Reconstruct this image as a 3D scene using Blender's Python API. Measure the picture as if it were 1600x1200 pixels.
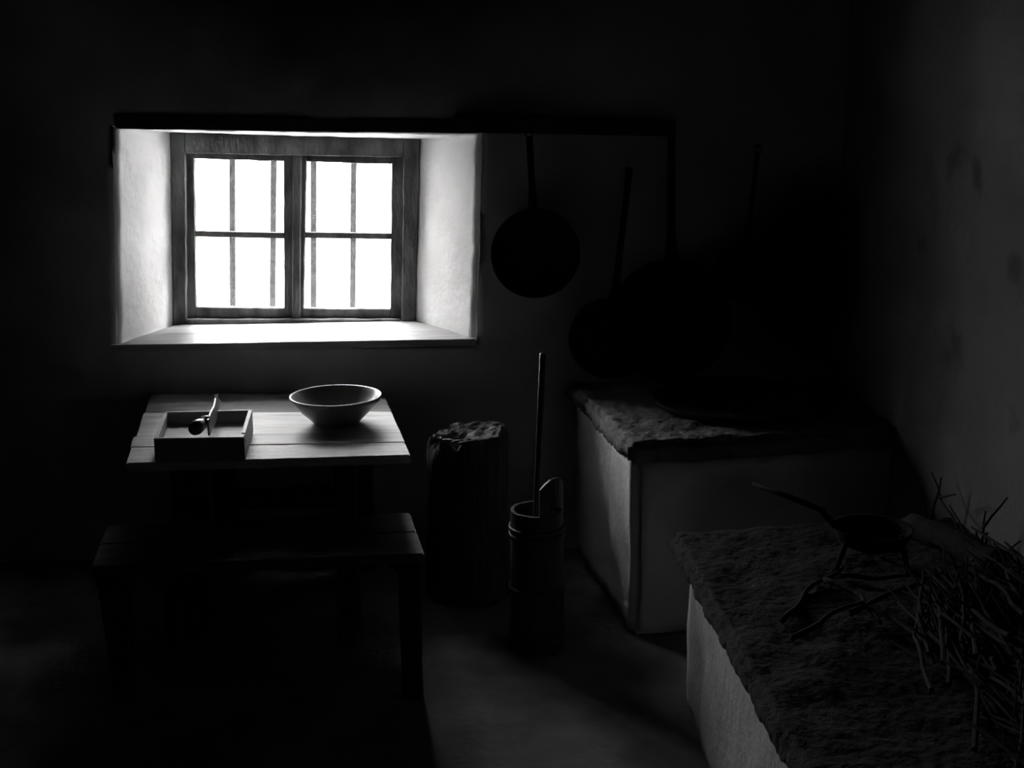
import bpy, bmesh, math, random
from mathutils import Vector, Matrix, noise

# ------------------------------------------------------------------ scene, camera, light
for o in list(bpy.data.objects):
    bpy.data.objects.remove(o, do_unlink=True)
scn = bpy.context.scene
COL = scn.collection
random.seed(7)

FPX, PITCH, YAW, ROLL, H = 2000.0, math.radians(13.2), math.radians(3.0), math.radians(0.4), 1.87
FW = Vector((math.sin(YAW) * math.cos(PITCH), math.cos(YAW) * math.cos(PITCH), -math.sin(PITCH)))
R0 = Vector((math.cos(YAW), -math.sin(YAW), 0))
U0 = R0.cross(FW)
RT = R0 * math.cos(ROLL) - U0 * math.sin(ROLL)
UP = U0 * math.cos(ROLL) + R0 * math.sin(ROLL)
EYE = Vector((0, 0, H))
cam = bpy.data.cameras.new('camera')
cam.sensor_width = 36.0
cam.lens = FPX / 1600.0 * 36.0
cam.clip_start = 0.05
co = bpy.data.objects.new('camera', cam)
COL.objects.link(co)
M = Matrix((RT, UP, -FW)).transposed().to_4x4()
M.translation = EYE
co.matrix_world = M
scn.camera = co

world = bpy.data.worlds.new('overcast')
scn.world = world
world.use_nodes = True
wt = world.node_tree
bg = wt.nodes['Background']
# standard overcast sky: L = Lz (1 + 2 sin(elevation)) / 3
LZ = 12.0
wc = wt.nodes.new('ShaderNodeTexCoord'); wx = wt.nodes.new('ShaderNodeSeparateXYZ'); wm = wt.nodes.new('ShaderNodeMapRange')
wt.links.new(wc.outputs['Generated'], wx.inputs[0]); wt.links.new(wx.outputs[2], wm.inputs[0])
wm.inputs[3].default_value = LZ / 3; wm.inputs[4].default_value = LZ
wt.links.new(wm.outputs[0], bg.inputs[1])
bg.inputs[0].default_value = (1, 1, 1, 1)

scn.view_settings.view_transform = 'Standard'
scn.view_settings.look = 'None'
scn.view_settings.gamma = 1.0
scn.view_settings.exposure = 2.8
scn.view_settings.use_curve_mapping = False

D = 5.0            # room face of the window wall
YIN = 5.38         # plane of the window frame
XR = 1.56          # right wall
XL, YB, ZC = -2.7, -1.6, 2.5

pl = bpy.data.lights.new('window_portal', 'AREA')     # sampling portal, gives off no light itself
pl.shape = 'RECTANGLE'; pl.size = 1.05; pl.size_y = 0.8
pl.cycles.is_portal = True
po = bpy.data.objects.new('window_portal', pl); COL.objects.link(po)
po.location = (-0.63, 5.64, 1.27); po.rotation_euler = (math.radians(-90), 0, 0)

# ------------------------------------------------------------------ pixel helpers (direction only; distance from the plane touched)
def ray(x, y):
    return FW + RT * ((x - 800) / FPX) + UP * ((600 - y) / FPX)
def onZ(x, y, z):
    d = ray(x, y); return EYE + d * ((z - EYE.z) / d.z)
def onY(x, y, v):
    d = ray(x, y); return EYE + d * (v / d.y)
def onX(x, y, v):
    d = ray(x, y); return EYE + d * (v / d.x)

# ------------------------------------------------------------------ materials (all neutral grey)
def mat(name, c0, c1, scale=6.0, rough=0.9, bump=0.3, bscale=40.0, stretch=(1, 1, 1), detail=6.0, metal=0.0, spec=0.3, soot_shade=None):
    m = bpy.data.materials.new(name); m.use_nodes = True
    nt = m.node_tree; N = nt.nodes; L = nt.links
    b = N['Principled BSDF']
    b.inputs['Roughness'].default_value = rough
    b.inputs['Metallic'].default_value = metal
    b.inputs['Specular IOR Level'].default_value = spec
    tc = N.new('ShaderNodeTexCoord'); mp = N.new('ShaderNodeMapping')
    mp.inputs['Scale'].default_value = stretch
    L.new(tc.outputs['Object'], mp.inputs[0])
    n = N.new('ShaderNodeTexNoise'); n.inputs['Scale'].default_value = scale; n.inputs['Detail'].default_value = detail
    L.new(mp.outputs[0], n.inputs['Vector'])
    r = N.new('ShaderNodeValToRGB')
    r.color_ramp.elements[0].position = 0.3; r.color_ramp.elements[0].color = (c0, c0, c0, 1)
    r.color_ramp.elements[1].position = 0.7; r.color_ramp.elements[1].color = (c1, c1, c1, 1)
    L.new(n.outputs[0], r.inputs[0])
    colr = r.outputs[0]
    if soot_shade:            # smoke grime, wall stains and painted shade: (centre, radius, colour)
        for (cx, cy, cz), rad, k in soot_shade:
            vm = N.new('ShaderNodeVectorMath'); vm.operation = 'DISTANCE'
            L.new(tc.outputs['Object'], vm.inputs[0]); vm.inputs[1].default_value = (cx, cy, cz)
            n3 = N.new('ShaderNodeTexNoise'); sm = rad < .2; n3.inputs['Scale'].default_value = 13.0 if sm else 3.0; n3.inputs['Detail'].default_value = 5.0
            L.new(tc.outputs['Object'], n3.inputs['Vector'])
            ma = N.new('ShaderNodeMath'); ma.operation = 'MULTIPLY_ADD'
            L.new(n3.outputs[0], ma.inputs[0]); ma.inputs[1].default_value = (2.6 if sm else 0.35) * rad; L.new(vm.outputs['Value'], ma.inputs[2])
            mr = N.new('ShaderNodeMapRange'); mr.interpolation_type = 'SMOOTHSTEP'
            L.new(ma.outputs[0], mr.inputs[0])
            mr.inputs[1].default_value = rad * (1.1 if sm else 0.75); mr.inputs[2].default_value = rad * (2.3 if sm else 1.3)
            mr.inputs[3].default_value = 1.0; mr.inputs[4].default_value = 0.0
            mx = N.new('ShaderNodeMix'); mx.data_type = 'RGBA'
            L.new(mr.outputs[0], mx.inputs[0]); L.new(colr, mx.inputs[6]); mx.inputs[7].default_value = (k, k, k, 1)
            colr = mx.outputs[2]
    L.new(colr, b.inputs['Base Color'])
    if bump:
        n2 = N.new('ShaderNodeTexNoise'); n2.inputs['Scale'].default_value = bscale; n2.inputs['Detail'].default_value = 8.0
        L.new(mp.outputs[0], n2.inputs['Vector'])
        bp = N.new('ShaderNodeBump'); bp.inputs['Strength'].default_value = bump; bp.inputs['Distance'].default_value = 0.01
        L.new(n2.outputs[0], bp.inputs['Height']); L.new(bp.outputs[0], b.inputs['Normal'])
    return m

MT = dict(
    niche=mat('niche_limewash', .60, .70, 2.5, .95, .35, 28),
    wallback=mat('smoked_limewash_window_wall', .44, .55, 2.5, .95, .35, 28, soot_shade=[((1.5, 5.0, 1.15), 0.45, .03), ((-.4, 5.0, 3.15), 1.52, .03), ((-2.5, 5.0, 1.5), 1.2, .12)]),  # smoke-dark at the right corner and the top; left end darkened too
    wallright=mat('limewash_right_wall', .14, .19, 2.2, .95, .3, 30, soot_shade=[(tuple(onX(sx_, sy_, XR)), sr_, .085) for sx_, sy_, sr_ in ((1495, 250, .10), (1530, 275, .07), (1442, 388, .05), (1590, 425, .10), (1490, 545, .11), (1585, 655, .06))] + [((1.56, 5.0, 1.2), 0.38, .03), ((1.56, 3.3, 3.3), 1.4, .05)]),
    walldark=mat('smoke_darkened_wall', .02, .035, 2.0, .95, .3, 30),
    ceil=mat('sooty_ceiling', .015, .03, 3.0, .9, .3, 30),
    floor=mat('beaten_floor', .08, .24, 3.0, .92, .55, 34),
    hplaster=mat('hearth_plaster', .58, .74, 3.5, .95, .5, 36, soot_shade=[((-.02, -.56, .38), .30, .34), ((.36, -.46, .40), .34, .34)]),  # dark front patches: shade painted into the plaster colour
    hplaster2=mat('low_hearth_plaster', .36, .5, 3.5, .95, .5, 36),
    stone=mat('rough_stone', .10, .22, 9.0, .95, 1.0, 42),
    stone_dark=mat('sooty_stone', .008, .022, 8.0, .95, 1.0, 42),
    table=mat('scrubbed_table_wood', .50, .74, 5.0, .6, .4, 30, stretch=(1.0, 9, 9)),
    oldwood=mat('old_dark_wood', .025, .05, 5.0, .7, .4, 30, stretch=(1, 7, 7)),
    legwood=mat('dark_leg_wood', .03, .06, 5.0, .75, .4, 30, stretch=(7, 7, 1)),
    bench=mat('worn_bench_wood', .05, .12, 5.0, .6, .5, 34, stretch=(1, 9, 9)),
    frame=mat('peeling_window_paint', .04, .17, 16.0, .8, .6, 50, stretch=(1, 1, .4)),
    sill=mat('window_board_wood', .30, .45, 5.0, .6, .4, 30, stretch=(1, 7, 7)),
    box=mat('box_wood', .30, .42, 6.0, .6, .3, 34, stretch=(1, 7, 7)),
    bowl=mat('turned_bowl', .13, .17, 5.0, .30, .08, 20),
    iron=mat('black_iron', .012, .028, 14.0, .8, .4, 60, metal=0.0, spec=.05),
    rust=mat('weathered_bar_iron', .03, .06, 25.0, .8, .6, 80),
    steel=mat('dull_blade_steel', .18, .26, 20.0, .45, .15, 60, metal=.6),
    knob=mat('polished_handle_wood', .16, .24, 6.0, .25, .05, 20, spec=.6),
    stave=mat('churn_wood', .04, .08, 6.0, .35, .35, 34, stretch=(7, 7, 1)),
    bark=mat('bark', .05, .12, 9.0, .95, 1.0, 30, stretch=(3, 3, .6)),
    endgrain=mat('split_end_grain', .04, .22, 20.0, .9, 1.0, 55),
    twig=mat('dry_twig', .009, .022, 20.0, .9, .3, 60),
    ash=mat('ash', .10, .2, 20.0, .98, 1.0, 60),
    ground=mat('pale_ground', .40, .50, 2.0, .95, .2, 10),
)
g = bpy.data.materials.new('veiled_glass'); g.use_nodes = True  # faint translucent veil stands in for flare that greys the iron bars
nt = g.node_tree; nt.nodes.clear()
out = nt.nodes.new('ShaderNodeOutputMaterial'); tr = nt.nodes.new('ShaderNodeBsdfTransparent'); tl = nt.nodes.new('ShaderNodeBsdfTranslucent')
tl.inputs[0].default_value = (.9, .9, .9, 1); tr.inputs[0].default_value = (.97, .97, .97, 1)
gl = nt.nodes.new('ShaderNodeBsdfGlossy'); gl.inputs['Roughness'].default_value = .1
mx1 = nt.nodes.new('ShaderNodeMixShader'); mx2 = nt.nodes.new('ShaderNodeMixShader')
dn = nt.nodes.new('ShaderNodeTexNoise'); dn.inputs['Scale'].default_value = 14
dm = nt.nodes.new('ShaderNodeMapRange'); dm.inputs[1].default_value = .3; dm.inputs[2].default_value = .7; dm.inputs[3].default_value = .004; dm.inputs[4].default_value = .014
nt.links.new(dn.outputs[0], dm.inputs[0]); nt.links.new(dm.outputs[0], mx1.inputs[0])
nt.links.new(tr.outputs[0], mx1.inputs[1]); nt.links.new(tl.outputs[0], mx1.inputs[2])
mx2.inputs[0].default_value = .03
nt.links.new(mx1.outputs[0], mx2.inputs[1]); nt.links.new(gl.outputs[0], mx2.inputs[2]); nt.links.new(mx2.outputs[0], out.inputs[0])
MT['glass'] = g

# ------------------------------------------------------------------ object helpers
def link(name, me, m, parent=None):
    o = bpy.data.objects.new(name, me); COL.objects.link(o)
    if m is not None and not me.materials: me.materials.append(m)
    if parent is not None: o.parent = parent
    return o
def world_loc(p):
    v = Vector((0, 0, 0))
    while p is not None:
        v += p.location; p = p.parent
    return v
def obj(name, bm, m, parent=None, smooth=False):
    """bm in world coordinates; becomes ONE mesh object, local to its parent"""
    bmesh.ops.recalc_face_normals(bm, faces=bm.faces)
    if parent is not None: bmesh.ops.translate(bm, verts=bm.verts, vec=-world_loc(parent))
    me = bpy.data.meshes.new(name); bm.to_mesh(me); bm.free()
    if smooth:
        for p in me.polygons: p.use_smooth = True
    return link(name, me, MT[m] if isinstance(m, str) else m, parent)
def thing(name, label, cat, loc, group=None):
    o = bpy.data.objects.new(name, None); COL.objects.link(o); o.location = loc
    o.empty_display_size = .05
    return tag(o, label, cat, group)
def tag(o, label, cat, group=None):
    o['label'] = label; o['category'] = cat
    if group: o['group'] = group
    return o
def struct(o):
    o['kind'] = 'structure'; return o
def slabel(o, l):
    o['label'] = l; return o

def nz(p, s, seed=0.0):
    return noise.noise(Vector((p.x * s + seed, p.y * s - seed * .7, p.z * s + seed * 1.3)))
def roughen(bm, amp, sc, seed=0.0, amp2=0, sc2=0):
    bm.normal_update()
    for v in bm.verts:
        d = v.normal * (amp * nz(v.co, sc, seed))
        if amp2: d += v.normal * (amp2 * nz(v.co, sc2, seed + 9))
        v.co += d
def dice(bm, size, maxcut=40):
    """subdivide long edges down to about size"""
    for _ in range(7):
        es = [e for e in bm.edges if e.calc_length() > size * 1.5]
        if not es: break
        bmesh.ops.subdivide_edges(bm, edges=es, cuts=1, use_grid_fill=True)
def prism(pts, vec, bevel=0.0, seg=2, bm=None):
    bm = bm or bmesh.new()
    vec = Vector(vec)
    a = [bm.verts.new(Vector(p)) for p in pts]; b = [bm.verts.new(Vector(p) + vec) for p in pts]
    n = len(pts)
    fs = [bm.faces.new(a), bm.faces.new(b[::-1])]
    for i in range(n): fs.append(bm.faces.new((a[i], b[i], b[(i + 1) % n], a[(i + 1) % n])))
    bmesh.ops.recalc_face_normals(bm, faces=bm.faces)
    if bevel:
        es = list({e for f in fs for e in f.edges})
        bmesh.ops.bevel(bm, geom=es, offset=bevel, segments=seg, affect='EDGES', clamp_overlap=True)
    return bm
def board(pts, vec, bevel=.004, dicing=.05, amp=.0015, sc=9, seed=0.0):
    bm = prism(pts, vec, bevel)
    if dicing:
        bmesh.ops.triangulate(bm, faces=[f for f in bm.faces if len(f.verts) > 4])
        dice(bm, dicing); roughen(bm, amp, sc, seed)
    return bm
def basis(n, hint=Vector((0, 0, 1))):
    n = n.normalized()
    if abs(n.dot(hint)) > .98: hint = Vector((1, 0, 0))
    u = hint.cross(n).normalized(); v = n.cross(u); return u, v
def tube(path, radii, seg=10, bm=None, flat=None, cap=True):
    bm = bm or bmesh.new()
    path = [Vector(p) for p in path]
    if not isinstance(radii, (list, tuple)): radii = [radii] * len(path)
    rings = []
    pu = None
    for i, p in enumerate(path):
        d = path[min(i + 1, len(path) - 1)] - path[max(i - 1, 0)]
        u, v = basis(d) if pu is None else (None, None)
        if pu is not None:
            dn_ = d.normalized(); u = (pu - dn_ * pu.dot(dn_)).normalized(); v = dn_.cross(u)
        pu = u
        su, sv = (1, 1) if flat is None else flat
        rings.append([bm.verts.new(p + (u * (math.cos(t) * su) + v * (math.sin(t) * sv)) * radii[i]) for t in [2 * math.pi * k / seg for k in range(seg)]])
    for a, b in zip(rings, rings[1:]):
        for k in range(seg): bm.faces.new((a[k], a[(k + 1) % seg], b[(k + 1) % seg], b[k]))
    if cap:
        bm.faces.new(rings[0][::-1]); bm.faces.new(rings[-1])
    return bm
def lathe(profile, origin, axis=Vector((0, 0, 1)), seg=48, bm=None, hint=Vector((0, 1, 0)), close=False):
    """profile: list of (radius, height along axis)"""
    bm = bm or bmesh.new()
    axis = Vector(axis).normalized(); u, v = basis(axis, hint); origin = Vector(origin)
    rings = []
    for r, h in profile:
        c = origin + axis * h
        if r < 1e-5: rings.append([bm.verts.new(c)])
        else: rings.append([bm.verts.new(c + (u * math.cos(t) + v * math.sin(t)) * r) for t in [2 * math.pi * k / seg for k in range(seg)]])
    pairs = list(zip(rings, rings[1:])) + ([(rings[-1], rings[0])] if close else [])
    for a, b in pairs:
        for k in range(seg):
            k2 = (k + 1) % seg
            if len(a) == 1 and len(b) == 1: continue
            if len(a) == 1: bm.faces.new((a[0], b[k2], b[k]))
            elif len(b) == 1: bm.faces.new((a[k], a[k2], b[0]))
            else: bm.faces.new((a[k], a[k2], b[k2], b[k]))
    return bm
def grid(o, ux, uy, nx, ny, f=None):
    bm = bmesh.new(); o, ux, uy = Vector(o), Vector(ux), Vector(uy)
    n = ux.cross(uy).normalized()
    V = [[None] * (ny + 1) for _ in range(nx + 1)]
    for i in range(nx + 1):
        for j in range(ny + 1):
            p = o + ux * (i / nx) + uy * (j / ny)
            if f: p = p + n * f(p)
            V[i][j] = bm.verts.new(p)
    for i in range(nx):
        for j in range(ny): bm.faces.new((V[i][j], V[i + 1][j], V[i + 1][j + 1], V[i][j + 1]))
    return bm

# ------------------------------------------------------------------ the setting
wob = lambda p: .012 * nz(p, 1.6, 3) + .004 * nz(p, 7, 5)
fl = struct(obj('floor', grid((XL, YB, 0), (XR - XL + .1, 0, 0), (0, D - YB + .1, 0), 90, 130, lambda p: .006 * nz(p, 2.2, 1) + .0035 * nz(p, 9, 2) - .006), 'floor', smooth=True))
slabel(fl, 'uneven beaten floor of the dark kitchen')
wbm = grid((XR, YB, -.02), (0, D - YB + .1, 0), (0, 0, ZC + .04), 120, 60, lambda p: wob(p))
prism([(XR + .12, YB - .1, -.3), (XR + .45, YB - .1, -.3), (XR + .45, 5.62, -.3), (XR + .12, 5.62, -.3)], (0, 0, ZC + .4), bm=wbm)   # the wall's thickness
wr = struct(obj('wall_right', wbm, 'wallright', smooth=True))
slabel(wr, 'stained limewashed wall catching window light at right')
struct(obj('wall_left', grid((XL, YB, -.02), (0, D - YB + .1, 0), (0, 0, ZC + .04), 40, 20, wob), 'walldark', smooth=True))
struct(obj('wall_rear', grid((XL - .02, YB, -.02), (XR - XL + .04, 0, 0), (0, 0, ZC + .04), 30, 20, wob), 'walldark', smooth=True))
struct(obj('ceiling', grid((XL - .02, YB - .02, ZC), (XR - XL + .04, 0, 0), (0, D - YB + .1, 0), 30, 40, wob), 'ceil', smooth=True))

# window wall with the splayed niche: rings of points run from the room edges into the opening and out of the house
NO = [onY(183, 202, D), onY(748, 211, D), onY(739, 538, D), onY(187, 538, D)]
NI = [onY(268, 207, YIN), onY(655, 218, YIN), onY(648, 512, YIN), onY(273, 512, YIN)]
EX0 = [onY(289, 229, YIN + .02), onY(631, 238, YIN + .02), onY(627, 500, YIN + .02), onY(291, 500, YIN + .02)]
EX1 = [Vector((p.x, 5.62, p.z)) for p in EX0]
WB = [Vector((XL - .05, D, ZC + .05)), Vector((XR + .05, D, ZC + .05)), Vector((XR + .05, D, -.05)), Vector((XL - .05, D, -.05))]
XB = [Vector((p.x, 5.62, p.z)) for p in WB]
NS = (70, 44, 70, 44)
def ring(c):
    pts = []
    for i in range(4):
        for k in range(NS[i]): pts.append(c[i].lerp(c[(i + 1) % 4], k / NS[i]))
    return pts
def mixr(a, b, t): return [p.lerp(q, t) for p, q in zip(a, b)]
rWB, rNO, rNI, rE0, rE1, rXB = map(ring, (WB, NO, NI, EX0, EX1, XB))
rings = [mixr(rWB, rNO, 1 - (1 - t / 22) ** 1.5) for t in range(22)]
ctr = Vector((-.55, D, 1.25))
def inward(r, amt, dy): return [p + Vector(((ctr.x - p.x), 0, (ctr.z - p.z))).normalized() * -amt + Vector((0, dy, 0)) for p in r]
rings += [inward(rNO, .022, .0), inward(rNO, .010, .004), mixr(rNO, rNI, .03), mixr(rNO, rNI, .075)]
rings += [mixr(rNO, rNI, t) for t in (.14, .22, .32, .42, .52, .62, .72, .82, .9, 1.0)]
rings += [rE0, mixr(rE0, rE1, .5), rE1, rXB]
bm = bmesh.new(); VR = []
nw = len(rings)
for i, r in enumerate(rings):
    row = []
    for p in r:
        q = p.copy()
        if i < 22:
            q.y += .010 * nz(p, 1.8, 4) + .004 * nz(p, 8, 6) - .003
        elif i < nw - 5:
            s = (ctr - q); s.y = 0
            q += s.normalized() * (.007 * nz(p, 6, 7) + .004 * nz(p, 17, 8))
        row.append(bm.verts.new(q))
    VR.append(row)
for i, (a, b) in enumerate(zip(VR, VR[1:])):
    n = len(a)
    for k in range(n):
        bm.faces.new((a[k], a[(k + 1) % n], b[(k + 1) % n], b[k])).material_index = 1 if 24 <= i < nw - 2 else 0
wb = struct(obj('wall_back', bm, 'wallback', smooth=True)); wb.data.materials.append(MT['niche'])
slabel(wb, 'thick limewashed wall with a splayed window niche')
# outside: pale ground in front of the house
og = struct(obj('ground_outside', grid((-14, 5.7, -.1), (28, 0, 0), (0, 30, 0), 20, 20, lambda p: .05 * nz(p, .5)), 'ground'))
slabel(og, 'pale ground outside beyond the window')
# added gabled block, unseen by the camera, shades the right half of the sky
shade_block = bpy.data.objects.new('sky_shade_block', None); COL.objects.link(shade_block); shade_block.location = (4, 12, 0); struct(shade_block)
slabel(shade_block, 'unseen gabled block added to shade the right half of the sky')
BX0, BX1, BY0, BY1, BE, BR = -.4, 7.5, 11.0, 18.0, 6.0, 9.5
obj('shade_block_body', prism([(BX0, BY0, -.1), (BX1, BY0, -.1), (BX1, BY0, BE), ((BX0 + BX1) / 2, BY0, BR), (BX0, BY0, BE)], (0, BY1 - BY0, 0)), 'oldwood', shade_block)
for sg, xe in ((1, BX0 - .3), (-1, BX1 + .3)):
    xm = (BX0 + BX1) / 2; sl = (BR - BE) / (xm - BX0)
    obj('shade_block_roof', prism([(xe, BY0 - .4, BE - .3 * sl + .05), (xm, BY0 - .4, BR + .05), (xm, BY0 - .4, BR + .2), (xe, BY0 - .4, BE - .3 * sl + .2)], (0, BY1 - BY0 + .8, 0)), 'oldwood', shade_block)

# window joinery
wn = bpy.data.objects.new('window_1', None); COL.objects.link(wn); wn.location = (-.6, YIN, NI[2].z); struct(wn)
slabel(wn, 'small four-pane window with two sashes and weathered frame')
def pxp(pts, yf, dy, bm=None, bevel=.003): return prism([onY(x, y, yf) for x, y in pts], (0, dy, 0), bevel, 1, bm)
YF = YIN - .02
def jrough(bm, seed): 
    bmesh.ops.triangulate(bm, faces=[f for f in bm.faces if len(f.verts) > 4]); dice(bm, .035); roughen(bm, .003, 14, seed, .0015, 40); return bm
obj('frame_post', jrough(pxp([(266, 205), (289, 206), (291, 514), (271, 514)], YF, .09), 1), 'frame', wn)
obj('frame_post', jrough(pxp([(631, 216), (656, 217), (649, 514), (627, 514)], YF, .09), 2), 'frame', wn)
obj('frame_rail', jrough(pxp([(289, 206), (631, 216), (631, 246), (289, 240)], YF, .09), 3), 'frame', wn)
obj('frame_rail', jrough(pxp([(291, 499), (627, 499), (627, 515), (291, 515)], YF, .09), 4), 'frame', wn)
YS = YF + .034
def sash(px):
    # px: outer quad, pane top-left, top-right ... given as dict of lines
    (L0, L1), (R0_, R1), (T0, T1), (B0, B1), (m0, m1), out_ = px
    lx = lambda y: L0 + (L1 - L0) * (y - 250) / 230
    rx = lambda y: R0_ + (R1 - R0_) * (y - 250) / 230
    O = out_
    bm = bmesh.new()
    pxp([(O[0], O[2]), (lx(O[2]), O[2]), (lx(O[3]), O[3]), (O[0] + 2, O[3])], YS, .04, bm)
    pxp([(rx(O[2]), O[2]), (O[1], O[2]), (O[1] - 2, O[3]), (rx(O[3]), O[3])], YS, .04, bm)
    pxp([(lx(T0), O[2]), (rx(T1), O[2] + 4), (rx(T1), T1), (lx(T0), T0)], YS, .04, bm)
    pxp([(lx(B0), B0), (rx(B1), B1), (rx(O[3]), O[3]), (lx(O[3]), O[3])], YS, .04, bm)
    s = obj('sash', jrough(bm, O[0]), 'frame', wn)
    gb = pxp([(lx(m0), m0), (rx(m0), m1), (rx(m0), m1 + 9), (lx(m0), m0 + 9)], YS + .004, .03, None, .002)
    obj('glazing_bar', gb, 'frame', s)
    for (a, b, c, d_) in ((T0 - 3, T1 - 3, m0 + 4, m1 + 4), (m0 + 5, m1 + 5, B0 + 3, B1 + 3)):
        obj('pane', prism([onY(lx(a) - 3, a, YS + .018), onY(rx(b) + 3, b, YS + .018), onY(rx(d_) + 3, d_, YS + .018), onY(lx(c) - 3, c, YS + .018)], (0, .003, 0)), 'glass', s)
sash(((303, 306), (443, 444), (248, 252), (480, 482), (361, 364), (287, 463, 230, 504)))
sash(((479, 474), (612, 610), (253, 257), (482, 483), (363, 365), (457, 633, 234, 504)))
obj('cover_strip', pxp([(457, 241), (471, 241), (469, 500), (456, 500)], YS - .016, .018, None, .004), 'frame', wn)
# iron bars in the outer reveal
for x0, x1 in ((363, 364), (428, 426), (490, 490), (553, 551)):
    p0, p1 = onY(x0, 215, 5.54), onY(x1, 505, 5.54)
    obj('iron_bar', prism([p1 + Vector((sx * .0125, sy * .0125, 0)) for sx, sy in ((-1, -1), (1, -1), (1, 1), (-1, 1))], p0 - p1, .002, 1), 'rust', wn)
# window board: deep sill with a nosing that stands proud of the wall
sp = [onZ(178, 536, .888), onZ(743, 536, .888)]
zs = .888
f0, f1 = onZ(178, 535, zs), onZ(744, 535, zs)
f0.y = f1.y = D - .028
b0, b1 = Vector((NI[3].x - .01, YIN + .01, zs + .006)), Vector((NI[2].x + .01, YIN + .01, zs + .006))
k0, k1 = Vector((NO[3].x + .004, D + .006, zs)), Vector((NO[2].x - .004, D + .006, zs))
e0, e1 = Vector((f0.x, D - .004, zs)), Vector((f1.x, D - .004, zs))
obj('window_sill', board([f0, f1, e1, k1, b1, b0, k0, e0], (0, 0, -.028), .003, .05, .002, 9, 3), 'sill', wn)
# timber lintel over the niche, a little proud of the plaster
lb = [onY(176, 178, D - .012), onY(753, 187, D - .012), onY(752, 209, D - .012), onY(180, 201, D - .012)]
lt = struct(obj('trim_1', board(lb, (0, .06, 0), .006, .05, .006, 7, 11), 'oldwood'))
slabel(lt, 'dark rough timber lintel along the top of the window niche')

# ------------------------------------------------------------------ masonry hearths
def masonry(pts, z0, z1, dicing, amp, sc, seed, bevel, a2=None, s2=None):
    bm = prism([Vector((p[0], p[1], z0)) for p in pts], (0, 0, z1 - z0), bevel, 3)
    bmesh.ops.triangulate(bm, faces=[f for f in bm.faces if len(f.verts) > 4])
    dice(bm, dicing); roughen(bm, amp, sc, seed, a2 or amp * .45, s2 or sc * 3.2)
    return bm
Z1 = .70
hA, hB, hC, hD = onZ(984, 694, Z1), onZ(1393, 668, Z1), Vector((XR + .035, D + .004, Z1)), onZ(884, 594, Z1)
hD.y = D + .004; hB.x = XR + .035
h1 = thing('masonry_hearth', 'tall plastered masonry hearth with a thick stone slab in the right corner', 'hearth', (1.05, 4.6, 0))
bod = [hA + Vector((.02, .03, 0)), Vector((hB.x, hB.y + .03, 0)), hC, hD + Vector((.035, 0, 0))]
obj('body', masonry(bod, -.02, Z1 - .05, .035, .012, 4.5, 2, .03), 'hplaster', h1, True)
slabel(obj('stone_slab', masonry([hA, hB, hC, hD], Z1 - .075, Z1, .016, .012, 11, 5, .016, .010, 38), 'stone', h1, True), 'thick rough-edged stone slab')
Z2 = .55
gA, gB = onZ(1046, 828, Z2), onZ(1300, 812, Z2)
gE = onZ(1226, 1156, Z2)
gF = Vector((gE.x + .01, 1.45, Z2))
h2 = thing('masonry_hearth', 'low plastered masonry hearth with a dark stone top in the foreground', 'hearth', (1.15, 2.6, 0))
gC = Vector((XR + .035, gB.y + .02, Z2)); gG = Vector((XR + .035, 1.45, Z2))
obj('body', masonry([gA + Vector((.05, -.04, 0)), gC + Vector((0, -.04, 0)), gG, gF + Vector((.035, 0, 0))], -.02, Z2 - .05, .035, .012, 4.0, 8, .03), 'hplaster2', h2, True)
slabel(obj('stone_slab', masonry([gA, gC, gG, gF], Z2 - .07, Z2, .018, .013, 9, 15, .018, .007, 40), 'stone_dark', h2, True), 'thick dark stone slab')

# ------------------------------------------------------------------ pot rail and pans
YR = D - .055
rp = [onY(709, 180, YR), onY(1057, 188, YR), onY(1057, 213, YR), onY(709, 207, YR)]
rl = thing('pot_rail', 'dark wooden rail fixed to the wall right of the window, holding pans', 'rail', (rp[0] + rp[1]) / 2)
obj('board', board(rp, (0, .065, 0), .005, .05, .002, 9, 21), 'oldwood', rl)
for x in (827, 1050):
    p = onY(x, 200 if x < 1000 else 203, YR)
    obj('hook', tube([p + Vector((0, .01, 0)), p + Vector((0, -.02, 0)), p + Vector((0, -.026, .006)), p + Vector((0, -.026, .016))], .0035, 6), 'iron', rl)

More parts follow.
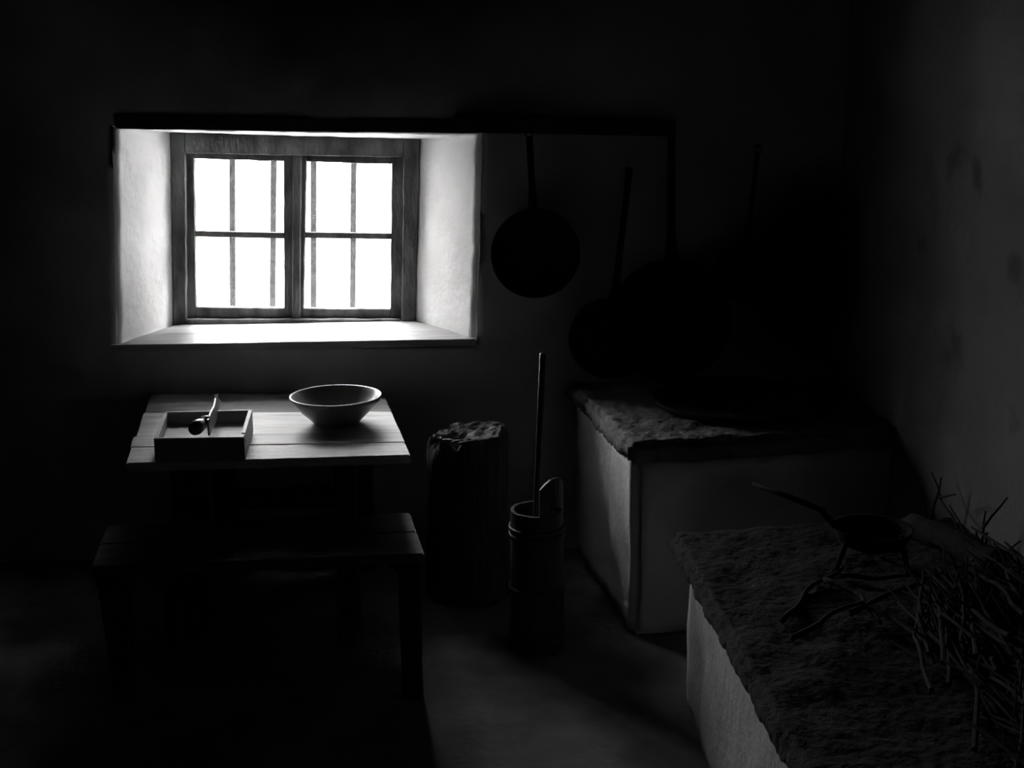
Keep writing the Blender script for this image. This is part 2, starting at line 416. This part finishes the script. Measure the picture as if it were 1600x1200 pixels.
def pan(name, label, C, T, Rr, facing, depth=.045, hw=.013, group=None, taper=1.0, hang=True):
    C, T = Vector(C), Vector(T)
    up = (T - C).normalized(); n = Vector(facing); n = (n - up * n.dot(up)).normalized()
    t = thing(name, label, 'pan', C, group)
    ri = Rr - .004
    prof = [(0, 0), (Rr * .55, 0), (Rr * .80, .002), (Rr * .9, .012), (Rr * .985, depth - .006), (Rr + .002, depth), (ri, depth + .001), (ri * .975, depth - .008), (Rr * .86, .014), (Rr * .78, .006), (Rr * .5, .004), (0, .004)]
    b = lathe(prof, C - n * depth * .5, n, 56, hint=up)
    roughen(b, .0035, 9, Rr * 50)
    obj('pan_body', b, 'iron', t, True)
    a = C + up * (Rr * .93) + n * depth * .2
    path = [a, C + up * (Rr + .03) + n * (depth * .35), C + up * (Rr + .10) + n * depth * .3]
    Lh = (T - C).length
    k = 6
    for i in range(1, k + 1): path.append(C + up * (Rr + .10 + (Lh - Rr - .10) * i / k) + n * depth * .3 * (1 - i / k))
    rad = [hw * (1.0 + (taper - 1) * i / (len(path) - 1)) for i in range(len(path))]
    rad[0] = hw * 1.6; rad[1] = hw * 1.3
    side = up.cross(n)
    bmh = bmesh.new(); prev = None
    for p, r in zip(path, rad):      # flat forged strip
        row = [bmh.verts.new(p + side * sx * r + n * sy * .004) for sx, sy in ((-1, -1), (1, -1), (1, 1), (-1, 1))]
        if prev:
            for q in range(4): bmh.faces.new((prev[q], prev[(q + 1) % 4], row[(q + 1) % 4], row[q]))
        else: bmh.faces.new(row[::-1])
        prev = row
    bmh.faces.new(prev)
    h = obj('handle', bmh, 'iron', t)
    for s in (-1, 1):
        obj('rivet', lathe([(0, .007), (.005, .006), (.006, 0), (0, 0)], C + up * (Rr * .9) + n * (depth * .5 - .004) + side * s * hw * .9, n, 8), 'iron', t)
    if hang:
        obj('hanging_ring', tube([T + up * .006 + (up * math.cos(q) + side * math.sin(q)) * .014 for q in [2 * math.pi * i / 14 for i in range(15)]], .003, 6, cap=False), 'iron', t)
    return t
def pxr(px, y): return px / FPX * (y / math.cos(YAW)) * 1.0
yP = D - .085
pan('frying_pan', 'round black frying pan hanging from the rail beside the window', onY(836, 395, yP), onY(827, 212, yP), .171, (0, -1, 0), .05, .0125)
yQ = D - .075
pan('frying_pan', 'largest black pan hanging by its thick handle from the rail end', onY(1046, 499, yQ), onY(1049, 214, yQ), .243, (0, -1, 0), .06, .017, taper=.8)
# smaller pan standing on the hearth and leaning on the wall
c2 = onY(951, 529, D - .185); t2 = onY(984, 262, D - .04)
pan('frying_pan', 'black long-handled pan leaning upright on the tall hearth', c2, t2, .155, (0, -1, .1), .045, .0125, hang=False)
# dim pan in the corner
c4 = onY(1160, 425, D - .135); t4 = onY(1184, 237, D - .05)
pan('frying_pan', 'barely visible black pan in the sooty corner above the hearth', c4, t4, .118, (0, -1, 0), .04, .008)
np = t4 + Vector((0, 0, .022))
tag(obj('wall_nail', lathe([(0, -.055), (.004, -.055), (.004, .012), (.008, .012), (.008, .016), (0, .016)], np, (0, -1, 0), 8), 'iron'), 'iron nail in the sooty wall holding the corner pan', 'nail')

# round iron plate lying on the tall hearth
gc = onZ(1158, 628, Z1 + .012)
gp = thing('griddle_plate', 'large round iron plate lying flat on the tall hearth slab', 'plate', (gc.x, gc.y, Z1))
pb = lathe([(0, 0), (.30, 0), (.325, .006), (.33, .024), (.322, .026), (.31, .014), (.29, .011), (0, .011)], (gc.x, gc.y, Z1 + .006), (0, 0, 1), 64)
obj('plate_body', pb, 'iron', gp, True)
lg = onZ(1084, 606, Z1 + .015)
lugp = [lg, lg + Vector((.035, 0, 0)), lg + Vector((.04, 0, .03)), lg + Vector((.022, 0, .05)), lg + Vector((.003, 0, .035))]
obj('lug', prism(lugp, (0, .012, 0), .002), 'iron', gp)

# ------------------------------------------------------------------ table
ZT = .70
tFL, tFR, tBR, tBL = onZ(197, 724, ZT), onZ(641, 711, ZT), onZ(600, 614, ZT), onZ(233, 614, ZT)
tb = thing('kitchen_table', 'low plank-topped wooden table under the window, carrying box and bowl', 'table', ((tFL.x + tFR.x) / 2, (tFL.y + tBL.y) / 2, 0))
def edge_pt(a, b, y):   # point on table edge a-b (front->back) at pixel row y
    return onZ(a[0] + (b[0] - a[0]) * (y - a[1]) / (b[1] - a[1]), y, ZT)
FLp, BLp, FRp, BRp = (197, 724), (233, 614), (641, 711), (600, 614)
seams_l = [724, 699, 682, 644, 614]; seams_r = [711, 691, 676, 642, 614]
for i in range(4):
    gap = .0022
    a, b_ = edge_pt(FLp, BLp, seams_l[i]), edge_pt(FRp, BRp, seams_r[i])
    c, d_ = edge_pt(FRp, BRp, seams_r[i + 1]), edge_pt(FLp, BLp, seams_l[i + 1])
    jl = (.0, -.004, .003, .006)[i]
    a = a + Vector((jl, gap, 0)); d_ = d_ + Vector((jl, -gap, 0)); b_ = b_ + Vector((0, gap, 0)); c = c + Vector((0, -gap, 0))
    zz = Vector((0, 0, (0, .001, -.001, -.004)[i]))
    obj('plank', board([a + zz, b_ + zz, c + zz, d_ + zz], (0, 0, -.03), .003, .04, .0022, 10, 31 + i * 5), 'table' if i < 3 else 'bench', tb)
zu = ZT - .035
def leg4(name, p_top, p_bot, wx, wy, m, parent, wx2=None, wy2=None, ax=Vector((1, 0, 0)), seed=0):
    ay = Vector((-ax.y, ax.x, 0)); wx2 = wx2 or wx; wy2 = wy2 or wy
    bm = bmesh.new()
    q = [(-1, -1), (1, -1), (1, 1), (-1, 1)]
    A = [bm.verts.new(p_top + ax * sx * wx / 2 + ay * sy * wy / 2) for sx, sy in q]
    B = [bm.verts.new(p_bot + ax * sx * wx2 / 2 + ay * sy * wy2 / 2) for sx, sy in q]
    bm.faces.new(A); bm.faces.new(B[::-1])
    for k in range(4): bm.faces.new((A[k], A[(k + 1) % 4], B[(k + 1) % 4], B[k]))
    bmesh.ops.recalc_face_normals(bm, faces=bm.faces)
    bmesh.ops.bevel(bm, geom=list(bm.edges), offset=.006, segments=1, affect='EDGES')
    bmesh.ops.triangulate(bm, faces=[f for f in bm.faces if len(f.verts) > 4])
    dice(bm, .05); roughen(bm, .003, 9, seed)
    return obj(name, bm, m, parent)
yl0, yl1 = tFL.y + .25, tBL.y - .16
xl = onY(297, 760, yl0).x; xr_ = onY(540, 740, yl0).x
for i, (x, y, w) in enumerate(((xl, yl0, .115), (xr_, yl0, .075), (xl + .02, yl1, .09), (xr_ + .02, yl1, .075))):
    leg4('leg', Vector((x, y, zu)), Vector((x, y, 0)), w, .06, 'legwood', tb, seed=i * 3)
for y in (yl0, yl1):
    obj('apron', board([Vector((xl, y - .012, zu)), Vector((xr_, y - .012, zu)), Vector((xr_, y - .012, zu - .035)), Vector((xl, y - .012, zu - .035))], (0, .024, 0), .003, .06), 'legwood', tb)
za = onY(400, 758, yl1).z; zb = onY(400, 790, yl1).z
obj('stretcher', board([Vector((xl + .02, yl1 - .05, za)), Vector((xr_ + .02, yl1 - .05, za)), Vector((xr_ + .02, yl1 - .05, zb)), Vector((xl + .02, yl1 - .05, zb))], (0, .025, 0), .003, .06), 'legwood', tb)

# bowl
bc = onZ(526, 660, ZT); 
bo = lathe([(r_ * .89, h_ * .92) for r_, h_ in [(0, .004), (.078, .004), (.082, 0), (.092, 0), (.094, .006), (.120, .030), (.155, .062), (.176, .088), (.183, .101), (.183, .106), (.179, .108), (.173, .104), (.163, .090), (.140, .064), (.105, .036), (.06, .020), (0, .016)]], (bc.x, bc.y, ZT + .002), (0, 0, 1), 72)
bowl = tag(obj('bowl', bo, 'bowl', None, True), 'wide pale turned bowl with bright rim standing on the plank table', 'bowl')

# cutting box with blade and turned handle
ZB = ZT + .082
q0, q1, q2, q3 = onZ(240, 685, ZB), onZ(381, 683, ZB), onZ(394, 640, ZB), onZ(257, 643, ZB)
bx = thing('cutting_box', 'open wooden box with an upright blade and knob handle on the table', 'box', (q0.x * .5 + q1.x * .5, q0.y, ZT + .002))
dn_ = Vector((0, 0, -1)); hb = ZB - ZT - .003
th = .012
wv = (q1 - q0).normalized(); dl = (q3 - q0).normalized(); dr = (q2 - q1).normalized()
obj('front_board', board([q0, q1, q1 + dn_ * hb, q0 + dn_ * hb], dl * th, .002, .04, .001), 'box', bx)
obj('back_board', board([q3, q2, q2 + dn_ * hb, q3 + dn_ * hb], -dl * th, .002, .04, .001), 'box', bx)
obj('side_board', board([q0 + dl * th, q3 - dl * th, q3 - dl * th + dn_ * hb, q0 + dl * th + dn_ * hb], wv * th, .002, .04, .001), 'box', bx)
Ls = (q2 - q1).length
notch = [q1 + dr * th, q1 + dr * .035, q1 + dr * .035 + dn_ * .03, q1 + dr * .055 + dn_ * .03, q1 + dr * .055, q1 + dr * (Ls - th), q1 + dr * (Ls - th) + dn_ * hb, q1 + dr * th + dn_ * hb]
sbm = prism(notch, -wv * th)
obj('side_board', sbm, 'box', bx)
zf = -.040
obj('base_board', board([q0 + dl * th + wv * th + dn_ * -zf, q1 + dr * th - wv * th + dn_ * -zf, q2 - dr * th - wv * th + dn_ * -zf, q3 - dl * th + wv * th + dn_ * -zf], (0, 0, -.012), .001, .04, .001), 'box', bx)
# blade: plate standing front to back in the middle of the box
def bxp(s, d, z): # s across 0..1, d depth m, z above box floor
    return q0.lerp(q1, s) + dl * d + Vector((0, 0, zf + z))
Ld = (q3 - q0).length
sB = .615
pn = dl.cross(Vector((0, 0, 1))); pq = bxp(sB, 0, 0)
def onP(x, y):
    d = ray(x, y); return EYE + d * ((pq - EYE).dot(pn) / d.dot(pn))
bl = [onP(x, y) for x, y in ((325, 681), (336, 658), (341, 634), (342, 625), (338, 621), (335, 622), (333, 634), (327, 645), (323, 656))]
obj('blade', prism(bl, wv * .006, .001, 1), 'steel', bx)
obj('blade_tang', tube([onP(338, 626) + wv * .003, onP(337, 620) + wv * .003, onP(336, 614) + wv * .003], [.007, .005, .007], 8), 'steel', bx)
hs = onP(325, 653); he = hs + Vector((-.030, -.115, -.012))
ax = he - hs
obj('turned_handle', lathe([(0, 0), (.009, 0), (.013, .012), (.017, .022), (.013, .034), (.012, .042), (.018, .056), (.0225, .074), (.023, .090), (.018, .106), (.008, .114), (0, .115)], hs, ax, 24), 'knob', bx, True)

# ------------------------------------------------------------------ bench
ZBn = .475
s0, s1, s2, s3 = onZ(141, 886, ZBn), onZ(663, 865, ZBn), onZ(641, 801, ZBn), onZ(168, 820, ZBn)
bn = thing('bench', 'dark wooden bench with splayed legs in front of the table', 'bench', ((s0.x + s1.x) / 2, (s0.y + s3.y) / 2, 0))
m0, m1 = s0.lerp(s3, .52), s1.lerp(s2, .52)
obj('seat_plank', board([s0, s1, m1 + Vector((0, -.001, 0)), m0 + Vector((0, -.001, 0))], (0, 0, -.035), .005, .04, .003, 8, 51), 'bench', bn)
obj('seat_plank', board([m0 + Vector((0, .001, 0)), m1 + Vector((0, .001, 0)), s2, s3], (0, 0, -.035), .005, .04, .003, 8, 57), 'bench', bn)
zl = ZBn - .04
lt_ = [(onZ(172, 905, zl), onZ(202, 1092, 0), .10, .075), (onZ(640, 885, zl), onZ(645, 1088, 0), .07, .065), (onZ(278, 850, zl), onZ(268, 1008, 0), .065, .06), (onZ(545, 840, zl), onZ(540, 1006, 0), .065, .06)]
for i, (a, b_, w, w2) in enumerate(lt_):
    if i < 2: a.y = s0.y + .05
    else: a.y = s3.y - .06
    leg4('leg', a, b_, w, .055, 'legwood', bn, w2, .05, seed=70 + i)
for (i, j) in ((0, 2), (1, 3)):
    a, b_ = lt_[i][0], lt_[j][0]
    obj('seat_batten', board([a + Vector((-.02, -.05, .004)), a + Vector((.02, -.05, .004)), b_ + Vector((.02, .03, .004)), b_ + Vector((-.02, .03, .004))], (0, 0, -.02), .003, .06), 'legwood', bn)

# ------------------------------------------------------------------ chopping block
ck = onZ(735, 925, 0); ck.y += .03
ZK = .615; RK = .152
cb = thing('chopping_block', 'tree-trunk chopping block with a hacked ragged top below the window corner', 'chopping block', (ck.x, ck.y, 0))
bm = bmesh.new(); seg = 72; rowsn = 26; V = []
for j in range(rowsn + 1):
    t = j / rowsn; row = []
    for k in range(seg):
        a = 2 * math.pi * k / seg
        d = Vector((math.cos(a), math.sin(a), 0))
        r = RK * (1 + .10 * (1 - t) ** 3 - .015 * math.sin(3 * t)) * (1 + .06 * noise.noise(Vector((d.x * 1.3, d.y * 1.3, t * 1.2)))) + .007 * noise.noise(Vector((d.x * 9, d.y * 9, t * 2.5)))
        if t > .9: r -= .012 * ((t - .9) / .1) ** 2
        top = ZK + .018 * d.x + .012 * noise.noise(Vector((d.x * 2.2, d.y * 2.2, 3)))
        # big chip split off the front-left of the rim
        if d.x < -.25 and d.y < -.1: top -= .05 * max(0, noise.noise(Vector((d.x * 4, d.y * 4, 7))) + .45)
        row.append(bm.verts.new(Vector((ck.x, ck.y, 0)) + d * r + Vector((0, 0, top * t))))
    V.append(row)
for a, b_ in zip(V, V[1:]):
    for k in range(seg): bm.faces.new((a[k], a[(k + 1) % seg], b_[(k + 1) % seg], b_[k]))
bm.faces.new(V[0][::-1])
rim = [v.co.copy() for v in V[-1]]
obj('trunk', bm, 'bark', cb, True)
bm = bmesh.new(); V = []
cen = sum(rim, Vector()) / seg
for j in range(13):
    t = 1 - j / 13; row = []
    for p in rim:
        q = cen.lerp(p, t * .999)
        if j: q.z += .020 * nz(q, 14, 2) + .014 * nz(Vector((q.x * .4, q.y, q.z)), 60, 4) + .004
        row.append(bm.verts.new(q))
    V.append(row)
cv = bm.verts.new(cen + Vector((0, 0, .004)))
for a, b_ in zip(V, V[1:]):
    for k in range(seg): bm.faces.new((a[k], a[(k + 1) % seg], b_[(k + 1) % seg], b_[k]))
for k in range(seg): bm.faces.new((V[-1][k], V[-1][(k + 1) % seg], cv))
slabel(obj('hacked_top', bm, 'endgrain', cb), 'pale splintered end grain')
for k in range(9):     # splinters lifted along the hacked edge
    a = math.radians(200 + k * 17); p = cen + Vector((math.cos(a), math.sin(a), 0)) * RK * .86
    u = Vector((math.cos(a + 1.3), math.sin(a + 1.3), .12)).normalized() * random.uniform(.02, .045)
    obj('splinter', tube([p - u + Vector((0, 0, .002)), p + Vector((0, 0, .008)), p + u + Vector((0, 0, .012))], [.006, .007, .002], 5), 'endgrain', cb)

# ------------------------------------------------------------------ butter churn
cc = onZ(840, 1012, 0); cc.y += .02
RC, HC = .088, .527
topc = onY(840, 795, cc.y); HC = topc.z
ch = thing('butter_churn', 'tall narrow wooden stave churn bound with hoops on the floor', 'churn', (cc.x, cc.y, 0))
nst = 14; A0 = math.radians(-62); LONG = None
def stave(a0, a1, z1, ztop=None, arch=False):
    bm = bmesh.new(); seg = 6
    rows = [0.0, .05, .2, .35, .45, z1 - .012, z1]
    rO = lambda z: RC * (1.06 - .06 * z / HC)
    rings = []
    for z in rows:
        R = rO(min(z, HC))
        ins = .013 if z < z1 - .001 else .011
        rings.append(([(a0 + (a1 - a0) * k / seg, R, z) for k in range(seg + 1)], ins))
    P = []
    for pts, ins in rings:
        o_ = []; i_ = []
        for kk, (a, R, z) in enumerate(pts):
            zz = z
            if arch and z >= z1 - .0005:
                u = kk / seg * 2 - 1; zz = z - .035 * u * u - .0
            if arch and abs(z - (z1 - .012)) < 1e-4:
                u = kk / seg * 2 - 1; zz = z - .035 * u * u
            o_.append(bm.verts.new(Vector((cc.x + math.cos(a) * R, cc.y + math.sin(a) * R, zz))))
            i_.append(bm.verts.new(Vector((cc.x + math.cos(a) * (R - ins), cc.y + math.sin(a) * (R - ins), zz))))
        P.append((o_, i_))
    for (o1, i1), (o2, i2) in zip(P, P[1:]):
        for k in range(seg):
            bm.faces.new((o1[k], o1[k + 1], o2[k + 1], o2[k])); bm.faces.new((i1[k + 1], i1[k], i2[k], i2[k + 1]))
        bm.faces.new((i1[0], o1[0], o2[0], i2[0])); bm.faces.new((o1[-1], i1[-1], i2[-1], o2[-1]))
    for (o_, i_), fl_ in ((P[0], 1), (P[-1], 0)):
        for k in range(seg): bm.faces.new((o_[k], i_[k], i_[k + 1], o_[k + 1]))
    return bm
LA0, LA1 = math.radians(-88), math.radians(-12)
zlong = onY(862, 742, cc.y - .03).z
hst = obj('handle_stave', stave(LA0, LA1, zlong, arch=True), 'stave', ch)
rest = 2 * math.pi - (LA1 - LA0)
for i in range(12):
    a0 = LA1 + rest * i / 12 + .006; a1 = LA1 + rest * (i + 1) / 12 - .006
    obj('stave', stave(a0, a1, HC - .001 * (i % 2)), 'stave', ch)
am = (LA0 + LA1) / 2
pg = Vector((cc.x + math.cos(am) * RC, cc.y + math.sin(am) * RC, onY(864, 793, cc.y - .05).z))
dr_ = Vector((math.cos(am), math.sin(am), 0))
obj('peg', lathe([(0, -.016), (.006, -.016), (.006, .012), (.010, .015), (.012, .022), (.009, .029), (0, .031)], pg, dr_, 16), 'knob', hst, True)
for z in (HC - .062, HC - .085, .22, .05):
    R = RC * (1.06 - .06 * z / HC) + .001
    obj('hoop', lathe([(R, -.008), (R + .005, -.007), (R + .0055, 0), (R + .005, .007), (R, .008)], (cc.x, cc.y, z), (0, 0, 1), 56, close=True), 'stave', ch, True)
obj('lid', lathe([(0, -.012), (RC - .0145, -.012), (RC - .0145, 0), (0, 0)], (cc.x, cc.y, HC - .032), (0, 0, 1), 40), 'stave', ch)
obj('bottom', lathe([(0, 0), (RC - .012, 0), (RC - .012, .012), (0, .012)], (cc.x, cc.y, .01), (0, 0, 1), 40), 'stave', ch)
rb = onY(838, 800, cc.y); rt = onY(848, 552, cc.y + .02)
dv = (rt - rb).normalized(); rb0 = rb - dv * (rb.z - .06) / dv.z
ds = thing('churn_dasher', 'long thin wooden dasher rod standing in the churn', 'dasher', rb0)
obj('rod', tube([rb0, rb, rb.lerp(rt, .5), rt - dv * .004, rt], [.0115, .0115, .011, .010, .008], 14), 'stave', ds, True)
obj('plunger', lathe([(0, -.012), (.05, -.012), (.05, .006), (0, .006)], rb0, dv, 24), 'stave', ds)

# ------------------------------------------------------------------ tripod pan on the low hearth
pc = onZ(1352, 888, Z2); zr = None
pcen = onY(1363, 832, pc.y); zpan = pcen.z
rpan = 64 / FPX * pc.y * 1.02
tp = thing('tripod_skillet', 'black three-legged skillet with a long handle on the low hearth', 'skillet', (pcen.x, pcen.y, Z2))
dpt = .055
obj('pan_body', lathe([(0, -dpt), (rpan * .55, -dpt * .97), (rpan * .82, -dpt * .7), (rpan * .95, -dpt * .3), (rpan, 0), (rpan * 1.02, .004), (rpan * .97, .004), (rpan * .92, -dpt * .3), (rpan * .78, -dpt * .62), (rpan * .5, -dpt * .86), (0, -dpt * .88)], (pcen.x, pcen.y, zpan + .012), (0, 0, 1), 48), 'iron', tp, True)
for a, k in ((200, 1.1), (-40, 1.0), (70, 1.0)):
    d = Vector((math.cos(math.radians(a)), math.sin(math.radians(a)), 0))
    p0 = Vector((pcen.x, pcen.y, zpan - .012)) + d * rpan * .78; p1 = Vector((pcen.x, pcen.y, Z2 + .010)) + d * rpan * 1.0 * k
    obj('leg', tube([p0 + Vector((0, 0, .02)), p0, p1, p1 + d * .012], [.008, .009, .007, .006], 8), 'iron', tp, True)
hp = [(1306, 822, 0), (1296, 812, 0), (1284, 797, .02), (1230, 775, .10), (1176, 756, .18)]
obj('handle', tube([onY(x, y, pcen.y + dy) for x, y, dy in hp], [.010, .009, .0085, .008, .007], 8), 'iron', tp, True)

# sticks laid under and around the skillet
def branch(path, r0, r1, seed):
    pts = []
    path = [Vector(p) for p in path]
    for a, b_ in zip(path, path[1:]):
        for k in range(5): pts.append(a.lerp(b_, k / 5))
    pts.append(path[-1])
    pts = [p + Vector((nz(p, 8, seed), nz(p, 8, seed + 5), nz(p, 8, seed + 11) * .5)) * .012 for p in pts]
    n = len(pts)
    return tube(pts, [r0 + (r1 - r0) * i / (n - 1) for i in range(n)], 7)
brs = [((1222, 972), (1262, 925), (1312, 885)), ((1290, 905), (1345, 930), (1372, 975)), ((1425, 893), (1470, 925), (1512, 968)), ((1315, 900), (1360, 905), (1425, 900)), ((1330, 960), (1400, 925), (1450, 905)), ((1240, 1000), (1300, 960), (1350, 940))]
STK = ['bent stick ending at the skillet leg nearest the tall hearth', 'short stick pointing from under the skillet towards the camera', 'stick on the low hearth nearest the brushwood, right of the skillet',
       'straight stick lying between the skillet legs', 'stick crossing in front of the skillet towards its right leg', 'frontmost stick of those lying before the skillet']
for i, b_ in enumerate(brs):
    pts = [onZ(x, y, Z2 + .014 + .013 * (i % 3)) for x, y in b_]
    tag(obj('firewood_stick', branch(pts, .008, .005, i * 3.1), 'twig', None, True), STK[i], 'stick', 'sticks around the skillet')

# ------------------------------------------------------------------ log and brushwood against the right wall
l0, l1 = onZ(1415, 868, Z2 + .07), onZ(1520, 905, Z2 + .07)
lgc = onZ(1452, 862, Z2 + .07)
la, lb_ = Vector((1.37, 3.53, Z2 + .038)), Vector((1.49, 3.18, Z2 + .042))
bm = branch([la, la.lerp(lb_, .5), lb_], .042, .038, 40); dice(bm, .03); roughen(bm, .012, 16, 8, .006, 50)
tag(obj('firewood_log', bm, 'twig', None, True), 'stout dark log lying behind the skillet by the lit wall', 'log')
bw = thing('brushwood_bundle', 'heap of dark dry brushwood twigs against the right wall on the low hearth', 'brushwood', (1.36, 2.6, Z2))
XW = XR - .06
hand = [[(1512, 850), (1490, 812), (1468, 775), (1455, 737)], [(1452, 830), (1460, 795), (1466, 768), (1470, 748)], [(1466, 777), (1478, 774), (1492, 773)], [(1522, 860), (1500, 822), (1483, 790)],
        [(1540, 880), (1533, 845), (1536, 818), (1541, 797)], [(1535, 824), (1550, 803), (1564, 790), (1577, 777)], [(1560, 878), (1574, 861), (1590, 846)], [(1450, 826), (1446, 800), (1442, 768)],
        [(1530, 852), (1524, 832), (1526, 834)], [(1545, 870), (1540, 836), (1543, 833)], [(1590, 905), (1580, 868), (1584, 862)], [(1575, 900), (1562, 862), (1560, 855)]]
for i, h in enumerate(hand):
    pts = [onX(x, y, XW - .01 * (i % 3)) for x, y in h]
    obj('twig', branch(pts, .0045, .0022, i * 2.3), 'twig', bw)
protos = []
for s in range(8):
    L_ = .34 + .05 * s
    b_ = branch([(-L_ / 2, 0, 0), (0, random.uniform(-.03, .03), random.uniform(-.02, .02)), (L_ / 2, 0, 0)], .0065, .003, 60 + s * 4)
    for kf in range(2):
        px_ = random.uniform(-.05, .15) * 1.0
        branch_b = tube([(px_, 0, 0), (px_ + .05, .02 * (-1) ** kf, .03), (px_ + .10, .035 * (-1) ** kf, .05)], [.004, .003, .0018], 5, bm=b_)
    bmesh.ops.recalc_face_normals(b_, faces=b_.faces)
    me = bpy.data.meshes.new('twig'); b_.to_mesh(me); b_.free(); me.materials.append(MT['twig']); protos.append(me)
for i in range(230):
    y = random.uniform(1.75, 3.02)
    hgt = .13 * min(1, (3.2 - y) / .5 + .35)
    w = random.random()
    x = XR - .07 - .36 * w
    z = .015 + hgt * (1 - w * .75) * random.random() ** .7
    o = link('twig', protos[i % 8], None, bw)
    o.location = Vector((x, y, Z2 + z)) - bw.location
    hl = (.34 + .05 * (i % 8)) / 2 + .02
    if w > .25: o.location.y = min(y, 3.12 - hl) - bw.location.y
    ym = min(.45, math.asin(min(1, (XR - .03 - x) / hl))); pm = min(.16, math.asin(min(1, (z + .004) / hl)))    # stay clear of wall and slab
    o.rotation_euler = (random.uniform(0, 6.28), random.uniform(-pm, pm), math.radians(90) + random.uniform(-ym, ym))
